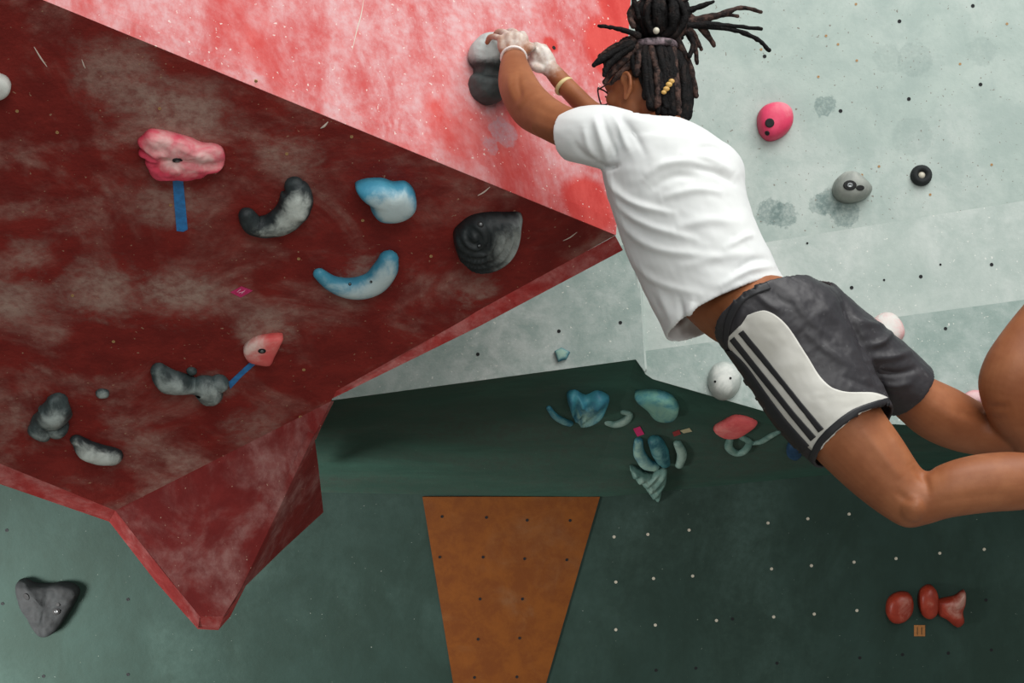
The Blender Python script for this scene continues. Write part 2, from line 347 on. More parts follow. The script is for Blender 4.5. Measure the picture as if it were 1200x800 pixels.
# scratches: short gouges through the paint of the red panels
m_scr = paint('bare_scratch', 'd9c9bd', .7)
b = MB()
for (x0, y0, x1, y1, wd) in [(560, 229, 574, 219, 1.2), (376, 150, 384, 143, 1.6), (660, 282, 676, 272, 1.0), (40, 55, 55, 78, 1.0), (96, 70, 100, 80, .8)]:
    b.tube([RD.at(x0, y0), RD.at((x0+x1)/2, (y0+y1)/2+1), RD.at(x1, y1)], [wd/500*.4, wd/500, wd/500*.4], 6, 3)
for pts in ([(426, 0), (423, 18), (418, 36), (413, 58)], ):
    b.tube([PK.at(x, y) for x, y in pts], [.0006, .0016, .0016, .0006][:len(pts)], 6, 4)
b.obj('scratch', m_scr, wl)['kind'] = 'stuff'

# ---------------------------------------------------------------- holds
m_bolt = paint('bolt_steel', '7c7f80', .35, metal=.8); m_dark = paint('recess_black', '0e0f10', .7)
def bolt(parent, bvh, x, y, r_px, depth=.004, metal=True, rx=1.0):
    rd = (FW+RT*((x-600)/F)+UP*((400-y)/F)).normalized(); h, n, _, _ = bvh.ray_cast(CAM, rd)
    if h is None: return
    if n.dot(rd) > 0: n = -n
    ppm = F/proj(h)[2]; r = r_px/ppm; t = n.cross(UP).normalized(); s_ = n.cross(t)
    ring = lambda q, hh: [h+n*hh+(t*math.cos(a)*rx+s_*math.sin(a))*q for a in [i*math.pi/6 for i in range(12)]]
    b = MB(); b.rings([ring(r*1.0, -.006), ring(r*1.0, .0014), ring(r*.86, .0022), ring(r*.5, .0018)]); b.obj('bolt_hole', m_dark, parent)
    if metal:
        b = MB(); b.rings([ring(r*.5, .001), ring(r*.5, .0030), ring(r*.3, .0036), ring(r*.22, .0026)]); b.obj('bolt', m_bolt, parent)
def finish_hold(b, pl, centre, mat, label, cat='climbing hold', group=None, bolts=(), chalkf=None, name='climbing_hold', extra=None):
    c = pl.at(*centre)
    g_ = {id(RD): 'climbing holds on the dark red underside', id(W1): 'climbing holds on the upper grey wall', id(W3): 'climbing holds on the lower grey face', id(LB): 'climbing holds on the dark green wall', id(WD): None}.get(id(pl), 'climbing holds under the green overhang')
    root = empty(name, c); tag(root, label, cat, group or g_)
    o = b.obj('grip', mat, root)
    bv = BVHTree.FromPolygons([tuple(q) for q in b.v], b.f)
    set_attr(o, 'chalk', chalkf or [0]*len(b.v))
    for q in bolts: bolt(root, bv, *q)
    return root, bv
def dome(pl, outline, h, mat, label, centre=None, prof=.55, bolts=(), chalk=(0, 1), cdir=(0, 0), nz=.0, nsc=25, ridges=None, sub=5, sharp=False, group=None, name='climbing_hold', drop=None):
    pts = catmull(outline, sub, True) if not sharp else None
    if sharp:
        pts = []
        n = len(outline)
        for i in range(n):
            a = np.array(outline[i], float); e = np.array(outline[(i+1) % n], float)
            for k_ in range(6): pts.append(a+(e-a)*(k_/6))
    n = len(pts); cx, cy = centre or tuple(np.mean([p[:2] for p in pts], axis=0)); K = 14; b = MB(); rings = []; ch = []
    size = max(np.linalg.norm(np.array(p)-np.array([cx, cy])) for p in pts)
    for j in range(K+1):
        t = j/(K+1)*math.pi/2; r = math.cos(t)**.75; hh = h*(math.sin(t)**prof) if j else -.003
        ring = []
        for p in pts:
            x = cx+(p[0]-cx)*r; y = cy+(p[1]-cy)*r; q = pl.at(x, y); off = hh
            if j:
                if nz: off += nz*noise.fractal(q*nsc, .6, 2, 4)*min(1, j/3)
                if ridges: off += ridges(x, y, j/K)
            q = q+pl.n*max(off, -.003); ring.append(q)
            g = ((x-cx)*cdir[0]+(y-cy)*cdir[1])/size
            ch.append(chalk[0]+(chalk[1]-chalk[0])*(j/K)+g)
        rings.append(ring)
    b.rings(rings, cap=True)
    ch += [chalk[0], chalk[1]]
    return finish_hold(b, pl, (cx, cy), mat, label, group=group, bolts=bolts, chalkf=ch, name=name)
def bar_hold(pl, path, radii, mat, label, lift=.35, bolts=(), chalk=(0, 1), flat=.9, group=None, nz=0, name='climbing_hold', extra=()):
    """curved bar; pixel path and pixel radii on a wall plane"""
    b = MB(); pts = []; rad = []
    for (x, y), r in zip(path, radii):
        rr = r/pl.ppm(x, y); pts.append(pl.at(x, y)+pl.n*rr*lift); rad.append(rr)
    b.tube(pts, rad, 20, 7, flat=flat, fdir=pl.n)
    for (x, y, r, l) in extra:
        rr = r/pl.ppm(x, y); b.sph(pl.at(x, y)+pl.n*rr*l, rr, 20, 14)
    if nz:
        b.v = [q+Vector(noise.noise_vector(q*28))*nz for q in b.v]
    mx = max((q-pl.o).dot(pl.n) for q in b.v)
    ch = [chalk[0]+(chalk[1]-chalk[0])*max(0, (q-pl.o).dot(pl.n)/mx) for q in b.v]
    mid = path[len(path)//2]
    return finish_hold(b, pl, mid, mat, label, group=group, bolts=bolts, chalkf=ch, name=name)
H = lambda n, a, b_, c, **k: holdmat(n, a, b_, c, **k)
m_hpink = H('hold_pink', 'ee4f6a', 'e8435c', 'f6cfcb', amt=.95)
m_hblk = H('hold_black', '20272a', '2e383a', 'd0d8d2', amt=.95, scale=30, bump=.5)
m_hgry = H('hold_grey', '2e393a', '4c5a5b', 'b9c4c0', amt=.85, bump=.5)
m_hblue = H('hold_blue', '3f8fae', '4c9db8', 'd0dedd', amt=.85, rough=.45)
m_hpale = H('hold_pale', 'a9b1ac', 'bac0ba', 'e2e4de', amt=.8)
m_hteal = H('hold_teal', '2f6f86', '3c8794', 'a9c8b4', amt=.85)
m_hsage = H('hold_sage', '5c8078', '6e9288', 'a8c0b4', amt=.8)
m_hcoral = H('hold_coral', 'e8605f', 'ee706c', 'f0e2d8', amt=.95)
m_hred = H('hold_red', '8f2d1c', 'a23a26', 'cdb9aa', amt=.6, rough=.4)
m_hwht = H('hold_white', 'd3d6d0', 'dfe1db', 'e8e9e4', amt=.6)
m_coal = H('hold_coal', '1b1e1f', '262a2b', '565e5c', amt=.4, rough=.8)
HP = 'climbing hold'
# red underside
dome(RD, [(-10, 86), (6, 88), (13, 97), (11, 106), (2, 112), (-10, 112)], .03, m_hwht, 'small pale rounded hold cut by the left edge of the picture', chalk=(.2, .8))
def rp(x, y, t): return -.010*math.exp(-((y-(181+(x-213)*.12))/5)**2)*(x > 185)
dome(RD, [(167, 158), (175, 151), (186, 151), (200, 154), (222, 160), (236, 166), (252, 168), (261, 173), (264, 184), (261, 193), (246, 198), (232, 204), (214, 206), (198, 205), (182, 205), (176, 200), (173, 192), (170, 186), (172, 180), (162, 177), (168, 170), (161, 164)], .040, m_hpink, 'large knobbly pink hold with a blunt right nose above blue tape', bolts=[(208, 188, 4.5, .004, True, 1.4)], chalk=(.15, .65), cdir=(.3, -.9), nz=.008, nsc=22, ridges=rp, sub=3)
bar_hold(RD, [(289, 250), (298, 262), (316, 262), (334, 253), (345, 238), (347, 222), (344, 215)], [10, 13, 15, 18, 20, 18, 12], m_hblk, 'black hooked hold with chalky grey front, shaped like an elbow', chalk=(-.55, .95), nz=.004, lift=.3)
dome(RD, [(416, 214), (428, 209), (447, 208), (460, 212), (475, 212), (485, 222), (487, 236), (478, 246), (462, 251), (444, 250), (435, 242), (430, 230), (420, 222)], .06, m_hblue, 'rounded light blue hold with pointed left tip and white chalked top', centre=(458, 230), chalk=(.0, 1.15), cdir=(.35, -.1))
def shell(x, y, t):
    r = math.hypot((x-552)/1.0, (y-262)/.8); return .0075*math.sin(r*.62)
dome(RD, [(531, 272), (538, 262), (552, 252), (572, 248), (592, 248), (610, 249), (610, 262), (606, 280), (598, 293), (582, 304), (562, 309), (545, 304), (534, 291)], .065, H('hold_black_shell', '1a2022', '252c2e', 'c0c8c4', amt=.9, scale=14), 'black shell-like hold with curved ribs near the point of the prow', centre=(570, 278), ridges=shell, chalk=(-.05, .3), cdir=(.95, .3), bolts=[(563, 263, 4), (562, 288, 3)], sub=4)
bar_hold(RD, [(374, 319), (388, 329), (406, 334), (424, 333), (440, 326), (451, 312), (455, 301)], [7.5, 10, 13, 15, 15.5, 15, 12], m_hblue, 'blue banana-shaped hold with a chalk-white middle', chalk=(-.35, .95), lift=.35, bolts=[(410, 333, 1.8), (435, 330, 1.6)])
dome(RD, [(285, 406), (297, 395), (312, 391), (331, 390), (328, 400), (322, 412), (316, 423), (302, 422), (290, 418)], .03, m_hcoral, 'small coral pink wedge hold with white chalk on its left shoulder', centre=(310, 407), bolts=[(307, 411, 3.6, .004, True, 1.3)], chalk=(.1, .3), cdir=(-.6, -.6), sub=3, prof=.35)
bar_hold(RD, [(186, 431), (198, 442), (213, 446), (228, 449), (240, 449), (247, 458)], [10, 16, 14, 11, 16, 15], m_hgry, 'grey two-lobed bone-like hold at the lower end of a blue tape', chalk=(-.1, .75), nz=.004, extra=[(256, 447, 12, .2), (225, 434, 6, .2)])
bar_hold(RD, [(66, 468), (64, 480), (52, 490), (48, 500)], [13, 19, 13, 14], m_hgry, 'knobbly grey two-lobed hold near the left edge, low on the red panel', chalk=(-.25, .8), nz=.007, extra=[(66, 497, 14, .3)])
bar_hold(RD, [(90, 514), (102, 523), (116, 528), (132, 531)], [8, 13, 14, 12], m_hblk, 'dark grey slug-like hold with white chalk streaks near the lower red edge', chalk=(-.1, .95), nz=.003)
dome(RD, [(112, 459), (118, 455), (127, 457), (127, 463), (116, 464)], .014, m_hgry, 'tiny grey foothold above and right of the knobbly left hold', chalk=(.2, .8))
# lower wall, left
def tri(x, y, t): return -.006*math.exp(-((x-60)/5)**2)*(y < 706)
dome(LB, [(21, 682), (30, 677), (42, 682), (58, 683), (74, 681), (88, 684), (94, 692), (88, 706), (76, 726), (66, 738), (54, 743), (44, 737), (32, 718), (23, 700)], .06, m_coal, 'black rounded triangular hold on the lower green wall at left', centre=(57, 706), bolts=[(31, 699, 4.5, .004, False), (66, 716, 4.5), (68, 708, 2.5, .004, False)], chalk=(0, .15), nz=.008, nsc=14, ridges=tri, prof=.4)
# held sloper: two big lobes
def big_hold():
    pl = PK; b = MB()
    def L(x, y, r, dd, s=(1, 1, 1)):
        c = P(x, y, dd); q = r/F*dd; b.ell(c, (RT*q*s[0], UP*q*s[1], FW*q*s[2]), 24, 16)
    L(580, 70, 33, 3.655, (.98, 1.0, .85)); L(572, 100, 24, 3.63, (1, 1, .9)); L(608, 68, 25, 3.665, (.9, .95, .9)); L(597, 92, 24, 3.67)
    me, V, N = remeshed(b, .004, 14)
    X, Y, D = projN(V)
    o_c = pl.at(585, 85)
    root = empty('climbing_hold', o_c); tag(root, 'large grey two-lobed sloper gripped by the climber on the pink face', HP)
    disp = np.array([noise.fractal(Vector(p)*18, .7, 2, 4) for p in V])*.003
    crease = -.016*np.exp(-((Y-(84+(X-585)*.10))/6)**2)*np.exp(-((X-580)/40)**2)
    V2 = V+N*(disp+crease)[:, None]; me.vertices.foreach_set('co', V2.ravel())
    o = link_me('grip', me, H('sloper_grey', '2f3737', '454e4e', 'bcc6c4', amt=.95, scale=14, bump=.6), root)
    set_attr(o, 'chalk', np.clip((80-Y)/22, -.5, 1.0)+.1)
    return root
big_hold()
# upper right wall
dome(W1, [(887, 138), (893, 127), (905, 122), (918, 123), (927, 131), (928, 145), (922, 156), (910, 164), (898, 165), (889, 155)], .065, H('hold_hot_pink', 'e5466c', 'dd3a60', 'f0a4ae', amt=.7), 'round bright pink hold with two screw holes on the upper wall', centre=(905, 142), bolts=[(902, 144, 5.5, .004, False), (899, 156, 3, .004, False)], chalk=(.0, .2), cdir=(.3, -.7))
dome(W1, [(975, 222), (980, 210), (990, 203), (1002, 204), (1012, 212), (1020, 222), (1016, 231), (1004, 237), (990, 238), (979, 233)], .075, H('hold_putty', '8b908a', '9a9e97', 'c8cac4', amt=.7), 'putty grey rounded hold with dark hollow above a scraped patch', centre=(992, 219), bolts=[(996, 217, 6, .004, True, 1.3), (1008, 220, 3.2, .004, False, 1.6)], chalk=(.0, .3), cdir=(0, -.7))
root = empty('climbing_hold', W1.at(1079, 206)); tag(root, 'small black ring-shaped foothold on the upper right wall', HP)
b = MB(); n1_ = W1.n; t_ = n1_.cross(UP).normalized(); s__ = n1_.cross(t_); c = W1.at(1079, 206)
R1 = 8/W1.ppm(1079, 206); rr = 4.6/W1.ppm(1079, 206)
rg = []
for i in range(25):
    a = i*2*math.pi/24; dr = t_*math.cos(a)+s__*math.sin(a)
    rg.append([c+n1_*.006+dr*R1+(dr*math.cos(q)+n1_*math.sin(q)*1.6)*rr for q in [k_*math.pi/5 for k_ in range(10)]])
b.rings(rg, cap=False); o = b.obj('ring', m_coal, root); set_attr(o, 'chalk', [0]*len(b.v))
b = MB(); b.sph(c+n1_*.006, R1*.62); b.obj('bolt', m_nut, root)
dome(W1, [(856, 224), (864, 222), (868, 230), (866, 238), (856, 238)], .02, m_hpink, 'pink hold peeping out behind the back of the white shirt', chalk=(.1, .5))
dome(W3, [(1020, 378), (1032, 369), (1045, 370), (1056, 382), (1058, 396), (1046, 405), (1028, 402), (1020, 392)], .06, H('hold_white_pink', 'e0a8a8', 'd8d4ce', 'e2e2dc', amt=.9), 'chalky white and pink round hold behind the black shorts', chalk=(.3, .9))
dome(W3, [(830, 440), (836, 429), (848, 425), (860, 429), (868, 440), (867, 454), (859, 465), (847, 469), (836, 464), (830, 452)], .065, m_hpale, 'pale round ball-like hold under the hip of the climber', bolts=[(838, 447, 1.5, .004, False), (856, 443, 1.5, .004, False)], chalk=(.1, .8), prof=.7)
dome(W3, [(1128, 464), (1138, 458), (1150, 460), (1150, 472), (1136, 472)], .03, H('hold_faded_pink', 'd88a92', 'cf7f86', 'e6c4c4'), 'faded pink hold in the crook between the right thigh and calf', chalk=(.3, .8))
dome(WD, [(650, 412), (658, 408), (668, 413), (664, 421), (654, 424)], .02, m_hteal, 'tiny blue chip foothold on the grey face above the overhang', chalk=(.2, .9), sharp=True, prof=.3)
# overhang underside: local planes
bvu = BVHTree.FromPolygons([tuple(p) for p in uv_], uf_)
def uplane(x, y):
    rd = (FW+RT*((x-600)/F)+UP*((400-y)/F)).normalized(); h, n, _, _ = bvu.ray_cast(CAM, rd)
    pl = Plane.__new__(Plane)
    if h is None: h, n, _, _ = bvu.find_nearest(P(x, y, 4.8))
    pl.o = h; pl.n = n if n.dot(rd) < 0 else -n; return pl
def fan(x, y, t): return .010*math.sin(math.atan2(y-492, x-672)*14)*(t < .9)
dome(uplane(690, 470), [(664, 460), (674, 456), (686, 462), (700, 457), (714, 464), (709, 476), (700, 486), (688, 493), (676, 490), (668, 476)], .05, m_hteal, 'teal blue fan-shaped hold with pale ribs under the overhang', ridges=fan, chalk=(0, .55), cdir=(0, .4), sub=4)
bar_hold(uplane(660, 480), [(643, 477), (650, 486), (660, 492), (668, 495)], [3, 4, 4.5, 4], m_hteal, 'thin teal crescent hold left of the fan-shaped hold', chalk=(.1, .5))
bar_hold(uplane(723, 489), [(712, 494), (722, 496), (734, 491), (738, 484), (730, 482)], [4, 4.5, 5, 4, 3], m_hsage, 'small sage green curled hold between two teal holds', chalk=(.1, .7))
dome(uplane(770, 470), [(744, 460), (752, 457), (766, 456), (780, 458), (790, 464), (796, 476), (792, 486), (780, 488), (768, 484), (758, 472)], .05, H('hold_teal_pale', '3b7f8c', '6aa296', '8fb8a4', amt=.7), 'teal oval hold with a blue left tip beneath the upright corner', chalk=(0, .7), cdir=(.5, 0))
dome(uplane(862, 497), [(836, 500), (848, 492), (862, 485), (878, 487), (888, 493), (876, 503), (864, 509), (848, 509)], .03, H('hold_salmon', 'e05a5e', 'ea6a68', 'e8a39b', amt=.7), 'flat salmon red hold under the overhang beside the shorts', chalk=(.0, .5), cdir=(-.5, 0), sub=3)
bar_hold(uplane(865, 515), [(856, 512), (854, 522), (862, 529), (872, 527), (878, 517), (870, 511)], [4, 5, 4.5, 4.5, 4, 4], m_hsage, 'sage green loop-shaped hold below the salmon hold', chalk=(0, .5))
bar_hold(uplane(895, 513), [(880, 518), (892, 516), (904, 509), (912, 505)], [3, 3.5, 3.5, 3], m_hsage, 'slim sage green bar hold right of the loop-shaped hold', chalk=(0, .5))
bar_hold(uplane(765, 515), [(748, 515), (749, 528), (757, 540), (766, 544)], [5, 7, 8, 7], m_hteal, 'long sage and teal fin hold, left one of the hanging cluster', chalk=(.2, .8), nz=.003)
bar_hold(uplane(775, 515), [(768, 514), (774, 528), (779, 540)], [9, 10, 7], H('hold_deep_teal', '1e5a66', '3a7d84', '8fb3a8'), 'deep teal wedge hold in the middle of the hanging cluster', chalk=(0, .5), nz=.003)
bar_hold(uplane(795, 520), [(794, 518), (799, 530), (796, 543)], [5, 6, 5], m_hsage, 'sage green bean-shaped hold, right one of the hanging cluster', chalk=(.2, .8))
dome(uplane(770, 560), [(738, 545), (748, 548), (760, 553), (770, 548), (780, 545), (781, 556), (776, 570), (771, 582), (762, 576), (752, 562), (742, 555)], .04, m_hsage, 'sage green ribbed triangular hold hanging lowest of the cluster', chalk=(.1, .6), ridges=lambda x, y, t: .006*math.sin((x+y)*.55), sub=4)
dome(uplane(925, 520), [(924, 518), (934, 516), (940, 528), (932, 534), (922, 528)], .03, H('hold_navy', '1d3c5a', '24486a', '5a7a90'), 'navy blue hold half hidden by the hem of the shorts', chalk=(0, .3))
dome(uplane(1195, 528), [(1186, 524), (1196, 521), (1206, 524), (1206, 533), (1194, 533)], .03, m_hpink, 'small red hold at the right edge between the two legs', chalk=(0, .2))
# lower right
dome(LB, [(1039, 704), (1045, 696), (1056, 692), (1066, 695), (1069, 706), (1066, 718), (1056, 727), (1044, 727), (1038, 717)], .05, m_hred, 'glossy dark red oval hold on the lower right wall', chalk=(-.1, .45), cdir=(.3, 0))
dome(LB, [(1075, 702), (1078, 690), (1088, 684), (1096, 690), (1098, 703), (1096, 717), (1088, 723), (1079, 718)], .05, m_hred, 'dark red rounded hold touching the red flared hold', chalk=(-.2, .3))
dome(LB, [(1096, 704), (1104, 700), (1118, 697), (1129, 690), (1130, 702), (1127, 714), (1128, 727), (1120, 733), (1108, 724), (1098, 718)], .045, m_hred, 'dark red flared hold with pale rim at far lower right', chalk=(-.1, .6), cdir=(.3, -.5), nz=.006, sub=3)

# flat tape and tags
def tape(pl, pts, m, label, name='tape_strip', cat='tape', th=.0012, h0=.0008):
    c = sum((pl.at(*p) for p in pts), Vector())/len(pts)
    q = [pl.at(*p)+pl.n*(h0+th) for p in pts]; n = len(q)
    vv = q+[p-pl.n*th for p in q]
    o = mesh_obj(name, vv, [list(range(n)), list(range(2*n-1, n-1, -1))]+[[i, (i+1) % n, n+(i+1) % n, n+i] for i in range(n)], m, None, c)
    return tag(o, label, cat, 'blue tape strips' if cat == 'tape' else 'coloured route tags')
m_tape = paint('blue_tape', '2f86cc', .5, '2a72b0', 60, .1)
tape(RD, [(202, 204), (214, 204), (217, 236), (220, 268), (215, 271), (207, 270), (204, 236)], m_tape, 'long vertical strip of blue tape below the large pink hold')
tape(RD, [(267, 448), (297, 420), (303, 423), (284, 440), (270, 455)], m_tape, 'short slanting strip of blue tape between coral wedge and grey hold')
m_tagp = paint('pink_tag', 'cf2464', .5, 'd8397a', 200); m_tago = paint('orange_tag', 'b47840', .6, 'a06a38', 150)
t1 = tape(RD, [(270, 342), (283, 335), (296, 340), (282, 348)], m_tagp, 'small pink diamond tag with white marks stuck on the red panel', 'route_tag', 'tag')
m_mark = paint('tag_mark', 'f0b0c8', .6)
for a, b_ in (((278, 342), (282, 339)), ((283, 344), (287, 340)), ((280, 343), (286, 341.5))):
    q = MB(); q.tube([RD.at(*a, .0026), RD.at((a[0]+b_[0])/2, (a[1]+b_[1])/2, .0026), RD.at(*b_, .0026)], [.0010]*3, 6, 2); q.obj('mark', m_mark, t1)
tape(uplane(748, 506), [(742, 502), (750, 499), (755, 508), (747, 511)], m_tagp, 'small magenta tag above the hanging cluster of holds', 'route_tag', 'tag')
tape(uplane(792, 507), [(788, 506), (796, 503), (798, 508), (790, 511)], paint('red_tag', '8e2f30', .6), 'small dark red tag beside the cream tag under the overhang', 'route_tag', 'tag')
tape(uplane(803, 505), [(797, 504), (808, 501), (811, 505), (801, 507)], paint('cream_tag', 'b8b08c', .6), 'small cream tag right of the dark red tag', 'route_tag', 'tag')
t2 = tape(LB, [(1071, 732), (1084, 732), (1084, 745), (1071, 745)], m_tago, 'small square tan tag below the dark red holds', 'route_tag', 'tag')
for x in (1075, 1080):
    q = MB(); q.tube([LB.at(x, 735, .0026), LB.at(x, 739, .0026), LB.at(x, 743, .0026)], [.0016]*3, 6, 2); q.obj('mark', paint('tag_line', '5c4428', .7), t2)

exec_person = True
# ================================================================ the climber
skin = NT('skin')
HL = P(600, 42, 3.55); HR = P(634, 66, 3.57)
n_ = skin.noise(9, 4); n2_ = skin.noise(60, 5); n3_ = skin.noise(240, 2)
c_ = skin.mix(skin.ramp(n_, .3, .7), srgb('8f5433'), srgb('a86b46')); c_ = skin.mix(skin.math('MULTIPLY', n2_, .3), c_, srgb('8a5032'))
kl = skin.ramp(skin.math('ADD', skin.dist(HL), skin.math('MULTIPLY', n2_, .05)), .098, .045)
kr = skin.ramp(skin.math('ADD', skin.dist(HR), skin.math('MULTIPLY', n2_, .05)), .105, .055)
c_ = skin.mix(skin.math('MULTIPLY', skin.math('MAXIMUM', kl, kr), skin.ramp(skin.noise(32, 4, .6), .32, .62, .45, .95)), c_, srgb('e3dcd4'))
skin.bump(skin.math('ADD', n3_, n2_), .08, .002)
skin.b.inputs['Subsurface Weight'].default_value = .06; skin.b.inputs['Subsurface Radius'].default_value = (.02, .008, .004)
m_skin = skin.out(c_, .52, .4)
OR_P = P(860, 330, 3.12)
person = empty('person', OR_P)
tag(person, 'climber with dreadlocks in a white t-shirt and black shorts, swinging from the grey sloper', 'person')
B = MB()
# trunk
B.loft([((742, 155), (790, 157), 3.22, .05), ((722, 165), (830, 180), 3.20, .085), ((718, 195), (850, 205), 3.18, .105), ((735, 262), (868, 262), 3.17, .100), ((770, 335), (890, 300), 3.16, .093), ((808, 372), (915, 338), 3.14, .095), ((848, 401), (950, 345), 3.10, .115), ((885, 445), (985, 370), 3.10, .12), ((925, 480), (1000, 410), 3.10, .10)], 32)
B.sph(P(702, 158, 3.18), .062); B.sph(P(775, 180, 3.31), .052)
# left (near) arm
B.loft([((708, 192), (712, 134), 3.18, .05), ((686, 186), (690, 130), 3.19, .05), ((663, 176), (668, 125), 3.22, .047), ((636, 163), (650, 115), 3.27, .046), ((610, 149), (637, 103), 3.33, .044), ((595, 130), (629, 92), 3.37, .042), ((586, 106), (622, 79), 3.43, .038), ((586, 84), (618, 70), 3.48, .031), ((588, 70), (616, 64), 3.52, .023), ((588, 60), (616, 58), 3.54, .02)], 28)
B.ell(P(607, 105, 3.41), (RT*.030, UP*.045, FW*.03)); B.ell(P(646, 145, 3.265), (RT*.05, UP*.036, FW*.04))
# left hand: back of hand to camera, fingers over the top of the sloper
def hand(wrist, knuckles, deltas, rads, palm_r, thumb):
    wv = P(*wrist)
    for i, kx in enumerate(knuckles):
        K_ = P(*kx); off = (K_-sum((P(*q) for q in knuckles), Vector())/4)
        B.tube([wv+off*.55, (wv+off*.8+K_)/2, K_], [palm_r*.85, palm_r, palm_r*.8], 12, 4)
        pts = [K_]; x, y, d = kx
        for dx, dy, dd in deltas[i]: x += dx; y += dy; d += dd; pts.append(P(x, y, d))
        B.tube(pts, [rads[i]*1.08]+[rads[i]]*(len(pts)-2)+[rads[i]*.82], 12, 4)
    B.tube([P(*q) for q in thumb[0]], thumb[1], 12, 4)
hand((602, 63, 3.53), [(588, 46, 3.535), (596.5, 42, 3.53), (605.5, 41, 3.53), (614, 44, 3.535)],
     [[(-8, -3, .020), (-6, 1, .02), (-3, 6, .012)], [(-6, -4, .03), (-7, 0, .024), (-4, 5, .014)], [(-4, -4, .034), (-6, 1, .028), (-3, 6, .014)], [(-1, -4, .03), (-4, 1, .026), (-2, 6, .014)]],
     [.0082, .0090, .0092, .0088], .0145, ([(612, 62, 3.53), (620, 56, 3.525), (624, 55, 3.545), (623, 60, 3.57)], [.014, .0125, .010, .008]))
# right (far) arm
B.loft([((765, 190), (790, 140), 3.33, .05), ((735, 175), (750, 132), 3.40, .045), ((705, 160), (722, 128), 3.46, .04), ((684, 140), (702, 122), 3.50, .036), ((665, 120), (684, 106), 3.53, .030), ((649, 102), (668, 90), 3.55, .024), ((640, 90), (657, 79), 3.56, .019), ((635, 82), (652, 74), 3.57, .018)], 24)
hand((644, 82, 3.57), [(627, 66, 3.565), (630, 60, 3.56), (635, 57, 3.56), (641, 60, 3.565)],
     [[(-4, 1, .02), (-4, 4, .016), (-1, 5, .01)], [(-5, -2, .024), (-5, 3, .018), (-2, 5, .01)], [(-5, -4, .026), (-6, 1, .02), (-3, 5, .012)], [(-3, -5, .028), (-6, 0, .022), (-4, 4, .012)]],
     [.0076, .0084, .0084, .008], .0120, ([(636, 80, 3.57), (629, 80, 3.56), (624, 76, 3.57), (622, 71, 3.585)], [.013, .0115, .009, .0075]))
# neck and head
th = math.radians(36)
hf = Vector((-math.cos(th), math.sin(th), -.12)).normalized(); hl = Vector((-math.sin(th), -math.cos(th), 0)).normalized(); hu = hf.cross(hl).normalized()
if hu.z < 0: hu = -hu
HC = P(759, 99, 3.26)
def hp(f, l, u): return HC+hf*f+hl*l+hu*u
B.tube([P(768, 165, 3.22), hp(-.03, 0, -.09), hp(-.015, 0, -.04)], [.062, .056, .055], 20, 4)
B.ell(HC+hu*.015, (hf*.096, hl*.077, hu*.092), 28, 18)
B.ell(hp(.035, 0, -.035), (hf*.058, hl*.06, hu*.075)); B.ell(hp(.062, 0, -.085), (hf*.028, hl*.032, hu*.024)); B.ell(hp(.07, 0, .02), (hf*.030, hl*.056, hu*.040))
B.ell(hp(.088, 0, -.018), (hf*.012, hl*.014, hu*.026)); B.ell(hp(.100, 0, -.034), (hf*.015, hl*.019, hu*.011))
for s_ in (-1, 1):
    B.ell(hp(.085, s_*.028, .018), (hf*.010, hl*.022, hu*.008)); B.ell(hp(.068, s_*.042, -.025), (hf*.02, hl*.018, hu*.02))
    # ear: rim, lobe
    ec = hp(.008, s_*.079, -.026)
    pts = [ec+hf*a+hu*b_+hl*s_*c for a, b_, c in ((.012, .012, 0), (.008, .026, .006), (-.006, .028, .010), (-.014, .014, .012), (-.012, -.006, .010), (-.002, -.020, .005), (.008, -.026, .002), (.010, -.014, 0))]
    B.tube(pts, [.005]*6+[.0065, .004], 10, 4); B.ell(ec+hl*s_*.001, (hf*.014, hl*.005, hu*.025))
for z_, r_ in ((-.053, .0075), (-.063, .0085)): B.ell(hp(.088, 0, z_), (hf*.010, hl*.024, hu*r_))
# left (near) leg
B.loft([((892, 452), (985, 375), 3.08, .10), ((925, 505), (1008, 435), 3.06, .09), ((962, 543), (1032, 478), 3.05, .078), ((1000, 578), (1056, 513), 3.04, .070), ((1036, 605), (1077, 545), 3.03, .062), ((1062, 618), (1088, 552), 3.02, .058), ((1088, 614), (1098, 546), 3.01, .055), ((1115, 606), (1120, 538), 3.0, .056), ((1158, 600), (1155, 531), 3.0, .060), ((1200, 597), (1198, 530), 3.0, .056), ((1260, 588), (1258, 541), 3.0, .042), ((1305, 582), (1303, 552), 3.0, .03), ((1330, 580), (1330, 552), 3.0, .03)], 32)
B.ell(P(1066, 590, 3.01), (RT*.038, UP*.042, FW*.055))
